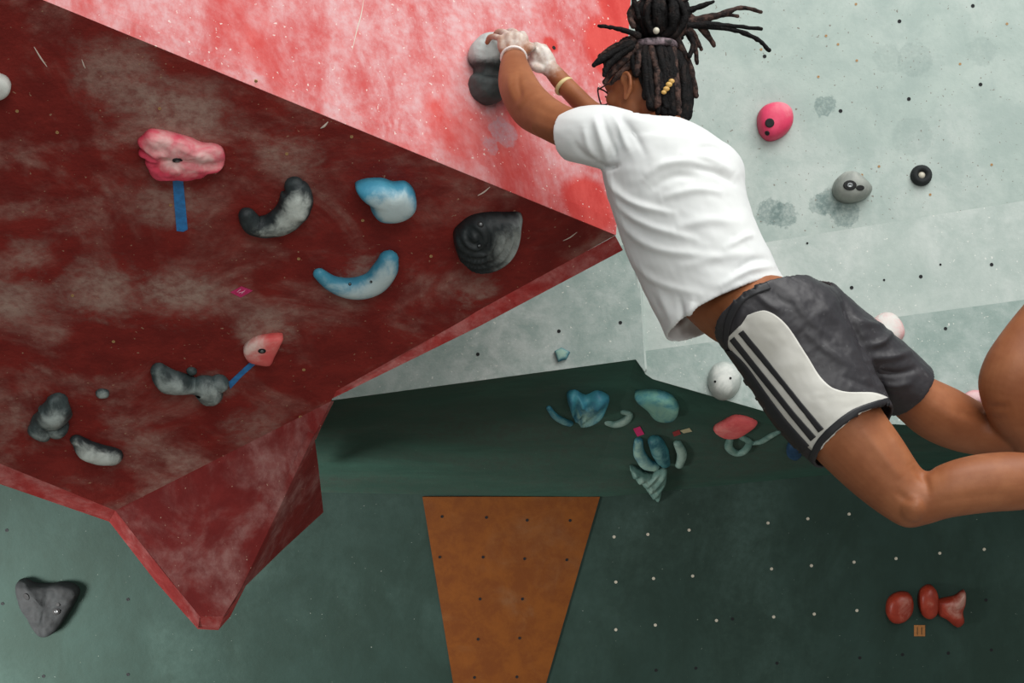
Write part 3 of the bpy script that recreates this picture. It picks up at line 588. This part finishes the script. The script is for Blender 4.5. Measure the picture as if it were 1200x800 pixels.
# right leg
B.loft([((960, 430), (1000, 372), 3.16, .085), ((1000, 455), (1036, 405), 3.19, .082), ((1044, 482), (1080, 436), 3.21, .075), ((1080, 512), (1122, 456), 3.22, .070), ((1122, 529), (1155, 474), 3.23, .062), ((1165, 534), (1178, 478), 3.22, .058), ((1205, 530), (1208, 480), 3.22, .055), ((1222, 522), (1225, 485), 3.21, .045)], 30)
B.loft([((1186, 528), (1232, 500), 3.2, .052), ((1160, 494), (1228, 482), 3.16, .056), ((1147, 455), (1224, 462), 3.13, .060), ((1155, 420), (1228, 440), 3.12, .060), ((1176, 387), (1240, 412), 3.12, .052), ((1204, 352), (1256, 380), 3.12, .042), ((1240, 310), (1276, 335), 3.12, .032), ((1262, 286), (1292, 305), 3.12, .03)], 28)
me, V, N = remeshed(B, .0036, 5)
X, Y, D = projN(V)
def ridge_disp(X, Y, N, lines):
    nn = np.array(FW); facing = np.clip(-(N@nn)*2.0, 0, 1); out = np.zeros(len(X))
    for pts, amp, wid in lines:
        pts = catmull(pts, 6); best = np.full(len(X), 1e9)
        L_ = len(pts)-1; tt = np.zeros(len(X))
        for i in range(L_):
            a, b_ = pts[i], pts[i+1]; dx, dy = b_[0]-a[0], b_[1]-a[1]; l2 = dx*dx+dy*dy+1e-9
            t = np.clip(((X-a[0])*dx+(Y-a[1])*dy)/l2, 0, 1); d_ = np.hypot(X-a[0]-t*dx, Y-a[1]-t*dy)
            m_ = d_ < best; best = np.where(m_, d_, best); tt = np.where(m_, (i+t)/L_, tt)
        # asymmetric crest: taper at both ends
        out += amp*np.exp(-(best/wid)**2)*np.sin(np.clip(tt, .04, .96)*np.pi)**.6
    return out*facing
muscle = ridge_disp(X, Y, N, [
    ([(597, 85), (598, 105), (606, 122)], .003, 4), ([(608, 84), (608, 100), (612, 116)], -.0025, 3), ([(604, 128), (612, 118), (618, 104)], .0025, 4), ([(612, 140), (640, 150), (660, 158)], .003, 6), ([(625, 122), (645, 132), (662, 138)], -.002, 5),
    ([(1010, 500), (1040, 540), (1058, 560)], .004, 7), ([(1045, 512), (1068, 545)], .003, 5), ([(1068, 546), (1084, 562), (1088, 580)], -.005, 5), ([(1050, 575), (1062, 585), (1075, 585)], -.003, 5), ([(1100, 560), (1140, 550), (1190, 552)], .003, 12), ([(1092, 590), (1140, 582), (1190, 580)], -.0015, 6),
    ([(1090, 470), (1120, 490), (1150, 500)], .003, 9), ([(1120, 482), (1150, 490), (1175, 490)], -.003, 4), ([(1150, 484), (1160, 478), (1180, 476)], -.005, 4)])
V2 = V+N*muscle[:, None]; me.vertices.foreach_set('co', V2.ravel())
body = link_me('body', me, m_skin, person)

# ---- shirt
T = MB()
T.loft([((718, 130), (794, 138), 3.19, .065, (2, 6)), ((706, 140), (826, 154), 3.19, .100, (2, 6)), ((704, 168), (853, 176), 3.19, .118, (0, 2)), ((706, 196), (869, 197), 3.18, .125), ((713, 225), (871, 223), 3.17, .13), ((724, 264), (882, 260), 3.16, .13), ((742, 308), (897, 292), 3.15, .125), ((764, 355), (909, 315), 3.14, .120, (-1, -3)), ((782, 395), (919, 332), 3.13, .118, (-4, -9))], 48, 6, cap=False)
T.loft([((730, 198), (738, 132), 3.19, .072), ((702, 196), (708, 126), 3.18, .070), ((684, 191), (684, 127), 3.19, .066), ((665, 186), (662, 135), 3.215, .060, (2, 0))], 36, 6, cap=False)
T.loft([((775, 195), (800, 150), 3.30, .05), ((735, 180), (755, 140), 3.38, .048), ((712, 168), (730, 130), 3.44, .05)], 30, 5, cap=False)
me, V, N = remeshed(T, .0034, 8, solid=.007)
X, Y, D = projN(V)
folds = ridge_disp(X, Y, N, [
    ([(708, 196), (722, 222), (748, 240), (790, 250)], .009, 4.5), ([(712, 215), (730, 244), (765, 266), (815, 280)], .008, 5), ([(716, 236), (736, 268), (772, 292), (838, 300)], .007, 5.5),
    ([(720, 256), (738, 300), (770, 330), (820, 345)], .006, 5), ([(722, 275), (745, 325), (775, 372)], .007, 4), ([(717, 262), (740, 318), (768, 368)], -.005, 3),
    ([(755, 210), (775, 194), (805, 190), (840, 200)], .009, 5), ([(762, 222), (790, 206), (820, 208)], -.006, 5), ([(795, 182), (830, 186), (862, 204)], .009, 6), ([(812, 196), (838, 202), (860, 216)], -.006, 4), ([(775, 232), (815, 222), (850, 226)], .006, 5), ([(810, 178), (835, 172), (855, 186)], -.004, 4),
    ([(790, 268), (830, 258), (868, 262)], .005, 6), ([(800, 312), (850, 300), (890, 298)], .004, 6), ([(845, 335), (875, 318), (906, 312)], .007, 4), ([(860, 320), (880, 306), (898, 304)], -.005, 4), ([(850, 290), (872, 278), (882, 276)], .005, 4),
    ([(697, 140), (703, 160), (712, 188)], .008, 4), ([(706, 138), (714, 160), (722, 182)], -.006, 3.5), ([(718, 134), (728, 155), (738, 178)], .007, 4.5), ([(730, 140), (745, 160), (755, 180)], -.004, 4), ([(684, 150), (690, 172), (700, 186)], .005, 4), ([(672, 165), (685, 182), (700, 188)], -.004, 4), ([(700, 193), (712, 196), (724, 194)], -.010, 3.5),
    ([(790, 388), (806, 372), (812, 352)], .008, 5), ([(802, 392), (800, 372), (796, 350)], -.006, 4), ([(770, 340), (782, 362), (790, 385)], .004, 5)])
small = np.array([noise.fractal(Vector((p[0]*9+p[2]*6, p[1]*9, p[2]*13)), .9, 2, 3) for p in V])*.0028
V2 = V+N*(folds+small)[:, None]; me.vertices.foreach_set('co', V2.ravel())
t = NT('white_cotton'); q = t.noise(900, 2); t.bump(t.math('ADD', q, t.math('MULTIPLY', t.noise(14, 5), 2)), .08, .003); m_shirt = t.out(t.mix(t.ramp(t.noise(6, 4), .3, .7), srgb('dfe1e1'), srgb('e7e9e8')), .85, .2, .3)
shirt = link_me('t_shirt', me, m_shirt, person)

# ---- shorts
Q = MB()
Q.loft([((843, 399), (958, 331), 3.10, .132, (-35, -23)), ((857, 420), (979, 343), 3.10, .137, (-21, -14)), ((880, 452), (992, 362), 3.10, .138, (-10, -10)), ((905, 490), (1012, 405), 3.08, .125, (-10, -10)), ((932, 522), (1030, 445), 3.06, .115, (-12, -12)), ((956, 544), (1046, 480), 3.05, .108, (-14, -14))], 48, 6, cap=False)
Q.loft([((915, 405), (968, 330), 3.14, .120), ((940, 425), (992, 350), 3.16, .125), ((975, 445), (1023, 376), 3.19, .125), ((1010, 470), (1055, 402), 3.21, .12), ((1048, 486), (1088, 432), 3.22, .11, (-4, -3))], 44, 6, cap=False)
me, V, N = remeshed(Q, .0034, 7, solid=.007)
X, Y, D = projN(V)
folds = ridge_disp(X, Y, N, [
    ([(985, 350), (1003, 385), (1016, 420), (1040, 468)], -.012, 4), ([(1020, 405), (1035, 400), (1048, 385)], .008, 4), ([(1018, 420), (1045, 418), (1070, 412)], .008, 5), ([(1025, 436), (1050, 438), (1072, 432)], -.007, 4), ([(1030, 450), (1050, 452), (1066, 448)], .006, 4), ([(1000, 372), (1020, 380), (1040, 380)], .006, 4),
    ([(925, 340), (945, 370), (975, 400)], .005, 6), ([(940, 385), (970, 410), (1000, 432)], .006, 6), ([(955, 350), (985, 385), (1005, 430)], .005, 7), ([(888, 345), (900, 356), (915, 364)], .005, 4), ([(872, 360), (866, 376), (868, 388)], .004, 4), ([(905, 338), (914, 350), (932, 358)], -.004, 4), ([(985, 440), (1010, 450), (1030, 455)], -.004, 4)])
crumple = np.array([noise.fractal(Vector((p[0]*14, p[1]*9, p[2]*14)), .8, 2, 4) for p in V])*.0030
V2 = V+N*(folds+crumple)[:, None]; me.vertices.foreach_set('co', V2.ravel())
t = NT('charcoal_satin'); q = t.noise(26, 6, .6, 1.2); sp = t.noise(70, 3); t.bump(q, .12, .004)
m_short = t.out(t.mix(t.math('MULTIPLY', t.ramp(sp, .66, .7), .12), srgb('333135'), srgb('8e8e90')), .5, .5)
shorts = link_me('shorts', me, m_short, person)
me2 = shorts.data; bsh = BVHTree.FromPolygons([tuple(Vector(v_.co)+OR_P) for v_ in me2.vertices], [tuple(p.vertices) for p in me2.polygons])
def patch(left, right, m, name, off=.0015, n=60, k=16, parent=None, bv=bsh, th=.002):
    """fabric piece laid on the surface between two edge lines"""
    A = catmull(left, 10); Bq = catmull(right, 10)
    def samp(L_, t): i = t*(len(L_)-1); j = min(int(i), len(L_)-2); return L_[j]+(L_[j+1]-L_[j])*(i-j)
    V_ = []; miss = []
    last = None
    for i in range(n+1):
        for j in range(k+1):
            p = samp(A, i/n)*(1-j/k)+samp(Bq, i/n)*(j/k)
            rd = (FW+RT*((p[0]-600)/F)+UP*((400-p[1])/F)).normalized(); h, nn, _, _ = bv.ray_cast(CAM, rd)
            if h is None: h, nn, _, _ = bv.find_nearest(P(p[0], p[1], 3.1))
            if nn.dot(FW) > 0: nn = -nn
            V_.append(h+nn*off)
    f = [[i*(k+1)+j, i*(k+1)+j+1, (i+1)*(k+1)+j+1, (i+1)*(k+1)+j] for i in range(n) for j in range(k)]
    o = mesh_obj(name, V_, f, m, parent, Vector(parent['_o']), True)
    s_ = o.modifiers.new('thickness', 'SOLIDIFY'); s_.thickness = th; s_.offset = 0
    return o
m_panel = paint('white_panel', 'd6d4cc', .6, 'dedcd5', 12, .1); m_strp = paint('black_stripe', '26262a', .5)
patch([(866, 384), (852, 399), (864, 420), (884, 447), (906, 478), (926, 503), (948, 524), (956, 530)], [(876, 369), (898, 364), (921, 380), (944, 414), (964, 445), (986, 458), (1022, 460), (1040, 466)], m_panel, 'side_panel', .0012, 70, 30, shorts)
patch([(866, 390), (890, 419), (914, 448), (938, 478), (960, 506)], [(871, 386), (895, 415), (919, 445), (943, 475), (966, 502)], m_strp, 'stripe', .0032, 60, 4, shorts, th=.0015)
patch([(856, 398), (880, 428), (904, 458), (928, 488), (951, 516)], [(861, 394), (885, 424), (909, 454), (933, 484), (957, 511)], m_strp, 'stripe', .0032, 60, 4, shorts, th=.0015)
patch([(848, 410), (862, 432), (888, 468), (911, 500), (938, 530)], [(858, 410), (876, 428), (901, 463), (924, 493), (949, 521)], m_strp, 'stripe', .0032, 60, 4, shorts, th=.0015)
patch([(953, 541), (968, 516), (1002, 488), (1041, 474)], [(948, 535), (963, 509), (998, 480), (1040, 466)], m_strp, 'hem_band', .0034, 50, 4, shorts, th=.0015)
patch([(848, 400), (851, 372), (868, 344), (898, 331)], [(853, 407), (858, 378), (874, 352), (903, 339)], m_strp, 'waistband', .003, 50, 4, shorts, th=.0025)

# ---- wrist bands
def ring_band(c, ax, r, tr, m, name, n=28, flat=1.0, beads=0):
    ax = ax.normalized(); t_ = ax.orthogonal().normalized(); s_ = ax.cross(t_); b = MB()
    if beads:
        for i in range(beads):
            a = i*2*math.pi/beads; b.sph(c+(t_*math.cos(a)+s_*math.sin(a))*r, tr, 8, 6)
    else:
        rg = []
        for i in range(n+1):
            a = i*2*math.pi/n; dr = t_*math.cos(a)+s_*math.sin(a)
            rg.append([c+dr*r+dr*math.cos(q_)*tr+ax*math.sin(q_)*tr*flat for q_ in [k_*math.pi/4 for k_ in range(8)]])
        b.rings(rg, cap=False)
    return b.obj(name, m, person)
ring_band(P(602, 68, 3.515), P(602, 60, 3.54)-P(602, 82, 3.46), .0305, .0035, paint('white_band', 'efe6e2', .5), 'wristband')['label'] = 'white wristband'
ring_band(P(661, 101, 3.545), P(645, 84, 3.56)-P(675, 115, 3.52), .0235, .0042, paint('wood_beads', 'd8c48e', .5), 'bracelet', flat=1.4)['label'] = 'cream bracelet'

# ---- hair
th_ = NT('dread_hair'); q = th_.noise(45, 5, .7); q2 = th_.noise(260, 3)
m_hair = th_.out(th_.mix(th_.ramp(q, .50, .75), srgb('080607'), srgb('2e211d')), .7, .22); th_.bump(q2, .9, .004)
tb = NT('brown_dread_hair'); q = tb.noise(60, 5, .7); tb.bump(tb.noise(260, 3), .9, .004); m_hair2 = tb.out(tb.mix(tb.ramp(q, .4, .65), srgb('1c1312'), srgb('5a433c')), .7, .25)
cap = MB(); cv = []
nu, nv = 40, 24
hb = MB(); c0 = HC+hu*.018; AX = (hf*.103, hl*.086, hu*.100)
def hairline(a):   # lowest polar angle per azimuth a (0 = face)
    a = abs(a); return np.interp(a, [0, .7, 1.05, 1.3, 1.66, 1.9, 2.3, math.pi], [.75, .95, 1.45, 1.2, 1.3, 2.4, 2.75, 2.8])
def wide(p): return math.sin(p) if p < 1.571 else 1-(p-1.571)*.20
rings = []
for j in range(nv+1):
    ring = []
    for i in range(nu):
        a = -math.pi+2*math.pi*i/nu; p = hairline(a)*(j/nv)+.02
        d_ = hf*(wide(p)*math.cos(a)*.101)+hl*(wide(p)*math.sin(a)*.0835)+hu*(math.cos(p)*(.0985 if p < 1.57 else .118))
        ring.append(c0+d_)
    rings.append(ring)
hb.rings(rings, cap=True)
hair = hb.obj('hair', m_hair, person); hair.data.materials[0] = m_hair
def dread(pts, rad, m=m_hair, jit=.0012, n=8, sub=5):
    b = MB(); b.tube(pts, rad, n, sub, jit=jit); o = b.obj('dreadlock', m, hair); return o
TIE = P(768, 56, 3.235)
# scalp dreads from the hairline up to the tie
for L_, cnt, rr0 in ((0, 40, .0085), (1, 30, .0080)):
    for i in range(cnt):
        a = -math.pi+2*math.pi*(i+.5*L_+random.uniform(-.2, .2))/cnt
        hlm = hairline(a)-random.uniform(.0, .12)-.25*L_*random.random()
        pts = []; rd_ = []
        tw = random.uniform(-.22, .22)
        for k_ in range(7):
            p = hlm*(1-k_/6)**.9+.12; aa = a+tw*math.sin(k_)*.5
            e = 1.03+.03*L_+random.uniform(-.012, .015)
            q_ = c0+(hf*(wide(p)*math.cos(aa)*.102)+hl*(wide(p)*math.sin(aa)*.085)+hu*(math.cos(p)*(.100 if p < 1.57 else .122)))*e
            w_ = (k_/6)**3; pts.append(q_*(1-w_)+(TIE+Vector((random.uniform(-.016, .016), random.uniform(-.016, .016), -.004)))*w_)
            rd_.append(rr0*random.uniform(.85, 1.1))
        dread(pts, rd_, m_hair if random.random() < .78 else m_hair2)
# bun
bc = P(776, 24, 3.235)
bb = MB(); bb.ell(bc, (RT*.052, UP*.046, FW*.05)); bb.obj('bun_core', m_hair, hair)
for i in range(30):
    a = random.uniform(0, 2*math.pi); e0 = random.uniform(-.3, 1.1)
    ax1 = Vector((math.cos(a), math.sin(a), 0)); ax2 = (UP+ax1*random.uniform(-.3, .3)).normalized(); pts = []
    tilt = random.uniform(-.5, .5); sd = ax1.cross(ax2)*random.uniform(-.03, .03)
    for k_ in range(6):
        g = -1.2+k_/5*2.9+tilt; pts.append(bc+sd+(ax1*math.cos(g)*.054+ax2*math.sin(g)*.050))
    dread(pts, [.0075, .0085, .0085, .008, .008, .006], m_hair if random.random() < .65 else m_hair2)
free = [([(795, 28), (825, 22), (848, 16), (868, 9), (892, 14)], [.009, .009, .008, .005, .0042], 1), ([(795, 32), (826, 24), (845, 17), (864, 19)], [.008, .008, .006, .004], 1),
        ([(800, 30), (835, 29), (865, 31), (892, 34)], [.009, .008, .005, .0042], 0), ([(812, 30), (850, 33), (875, 40), (890, 48), (901, 59)], [.008, .006, .0055, .0052, .0045], 0),
        ([(794, 12), (812, 22), (825, 36), (837, 53)], [.009, .0085, .008, .0055], 1), ([(802, 32), (812, 48), (815, 60), (817, 74)], [.0085, .007, .006, .004], 1), ([(806, 30), (816, 46), (822, 58)], [.008, .0065, .004], 1),
        ([(748, 42), (730, 35), (715, 32), (702, 30)], [.008, .006, .005, .0038], 0), ([(742, 50), (722, 60), (708, 68), (696, 76)], [.009, .008, .008, .0065], 0), ([(742, 54), (724, 66), (712, 78), (708, 88)], [.009, .008, .008, .006], 0),
        ([(748, 56), (732, 70), (718, 84), (709, 96)], [.009, .008, .0075, .0055], 1), ([(750, 60), (738, 76), (724, 88), (716, 98)], [.008, .008, .007, .005], 1), ([(742, 48), (726, 52), (712, 60), (703, 66)], [.008, .007, .006, .005], 1),
        ([(752, 62), (750, 80), (747, 96), (751, 110)], [.008, .007, .007, .0065], 1), ([(748, 20), (744, 5), (741, -12), (746, -24)], [.007, .006, .005, .004], 0), ([(790, 8), (805, -2), (822, -8)], [.008, .007, .005], 1), ([(770, -10), (772, -24), (784, -34)], [.008, .007, .005], 0), ([(760, -6), (752, -22), (756, -36)], [.008, .007, .005], 1),
        ([(800, 14), (820, 8), (836, 2)], [.008, .006, .004], 0), ([(808, 40), (812, 52), (808, 66)], [.008, .007, .005], 0), ([(742, 30), (738, 16), (744, 2)], [.007, .007, .005], 1), ([(790, 40), (806, 70), (812, 95), (816, 112)], [.009, .008, .008, .007], 1)]
for pts, rd_, k_ in free:
    dd = 3.19 if pts[0][0] < 760 else 3.21
    dread([P(x, y, dd+(i*.006 if k_ else -i*.003)) for i, (x, y) in enumerate(pts)], rd_, m_hair2 if k_ else m_hair, .0008)
# tie, beads, clip
b = MB(); rg = []
for i in range(29):
    a = i*2*math.pi/28; dr = RT*math.cos(a)+(FW*.96-UP*.1)*math.sin(a)
    rg.append([TIE+dr*(.050+.003*math.sin(i*3))+dr*math.cos(q_)*.007+UP*math.sin(q_)*.009 for q_ in [k_*math.pi/4 for k_ in range(8)]])
b.rings(rg, cap=False); b.obj('hair_tie', paint('tie_cloth', '2c2426', .6, '98848c', 60, .3), hair)
b = MB(); b.sph(P(769, 36, 3.175), .0075); b.obj('bead', m_nut, hair)
m_gold = paint('gold_clip', 'd9ae62', .4, 'c89a50', 60)
b = MB()
for (x, y, r_) in ((787, 95, .007), (784, 99, .0078), (781, 104, .0075), (778, 108, .0062)): b.ell(P(x, y, 3.153), (RT*r_, UP*r_*.8, FW*r_*.6), 10, 8)
b.obj('hair_clip', m_gold, hair)['label'] = 'gold bead clip'
# ear stud and glasses, eyes
b = MB(); b.sph(hp(.006, .080, -.046), .0026); b.obj('ear_stud', m_dark, person)
m_eye = paint('eye_white', 'e8e4dc', .2); m_frame = paint('glasses_frame', '2a2428', .3)
for s_ in (-1, 1):
    b = MB(); b.sph(hp(.074, s_*.030, -.001), .0125); o = b.obj('eye', m_eye, person)
    b = MB(); b.sph(hp(.083, s_*.030, -.001), .0058); b.obj('iris', m_dark, o)
b = MB()
for s_ in (-1, 1):
    ring = [hp(.108-.010*abs(math.cos(a)), s_*.034+math.cos(a)*.026, -.004+math.sin(a)*.020) for a in [i*math.pi/8 for i in range(17)]]
    b.tube(ring, [.002]*17, 6, 1, round_ends=False); b.tube([hp(.098, s_*.060, .002), hp(.05, s_*.076, .0), hp(.0, s_*.080, -.002)], [.0018]*3, 6, 4)
b.tube([hp(.108, -.010, .004), hp(.112, 0, .006), hp(.108, .010, .004)], [.0018]*3, 6, 3); b.obj('glasses', m_frame, person)
# shoes outside the frame
m_shoe = paint('shoe_black', '26282b', .6, '303236', 20)
b = MB(); b.loft([((1300, 594), (1300, 545), 3.0, .04), ((1330, 600), (1335, 540), 3.0, .042), ((1360, 600), (1360, 500), 3.0, .042), ((1372, 580), (1385, 480), 3.0, .045), ((1372, 540), (1395, 440), 3.0, .03)], 20, 4); b.obj('shoe', m_shoe, person)
b = MB(); b.loft([((1258, 296), (1294, 312), 3.12, .04), ((1280, 260), (1312, 290), 3.12, .045), ((1300, 235), (1345, 275), 3.12, .045), ((1350, 250), (1375, 295), 3.12, .04), ((1390, 290), (1400, 315), 3.12, .025)], 20, 4); b.obj('shoe', m_shoe, person)

for o in bpy.data.objects:
    if '_o' in o: del o['_o']
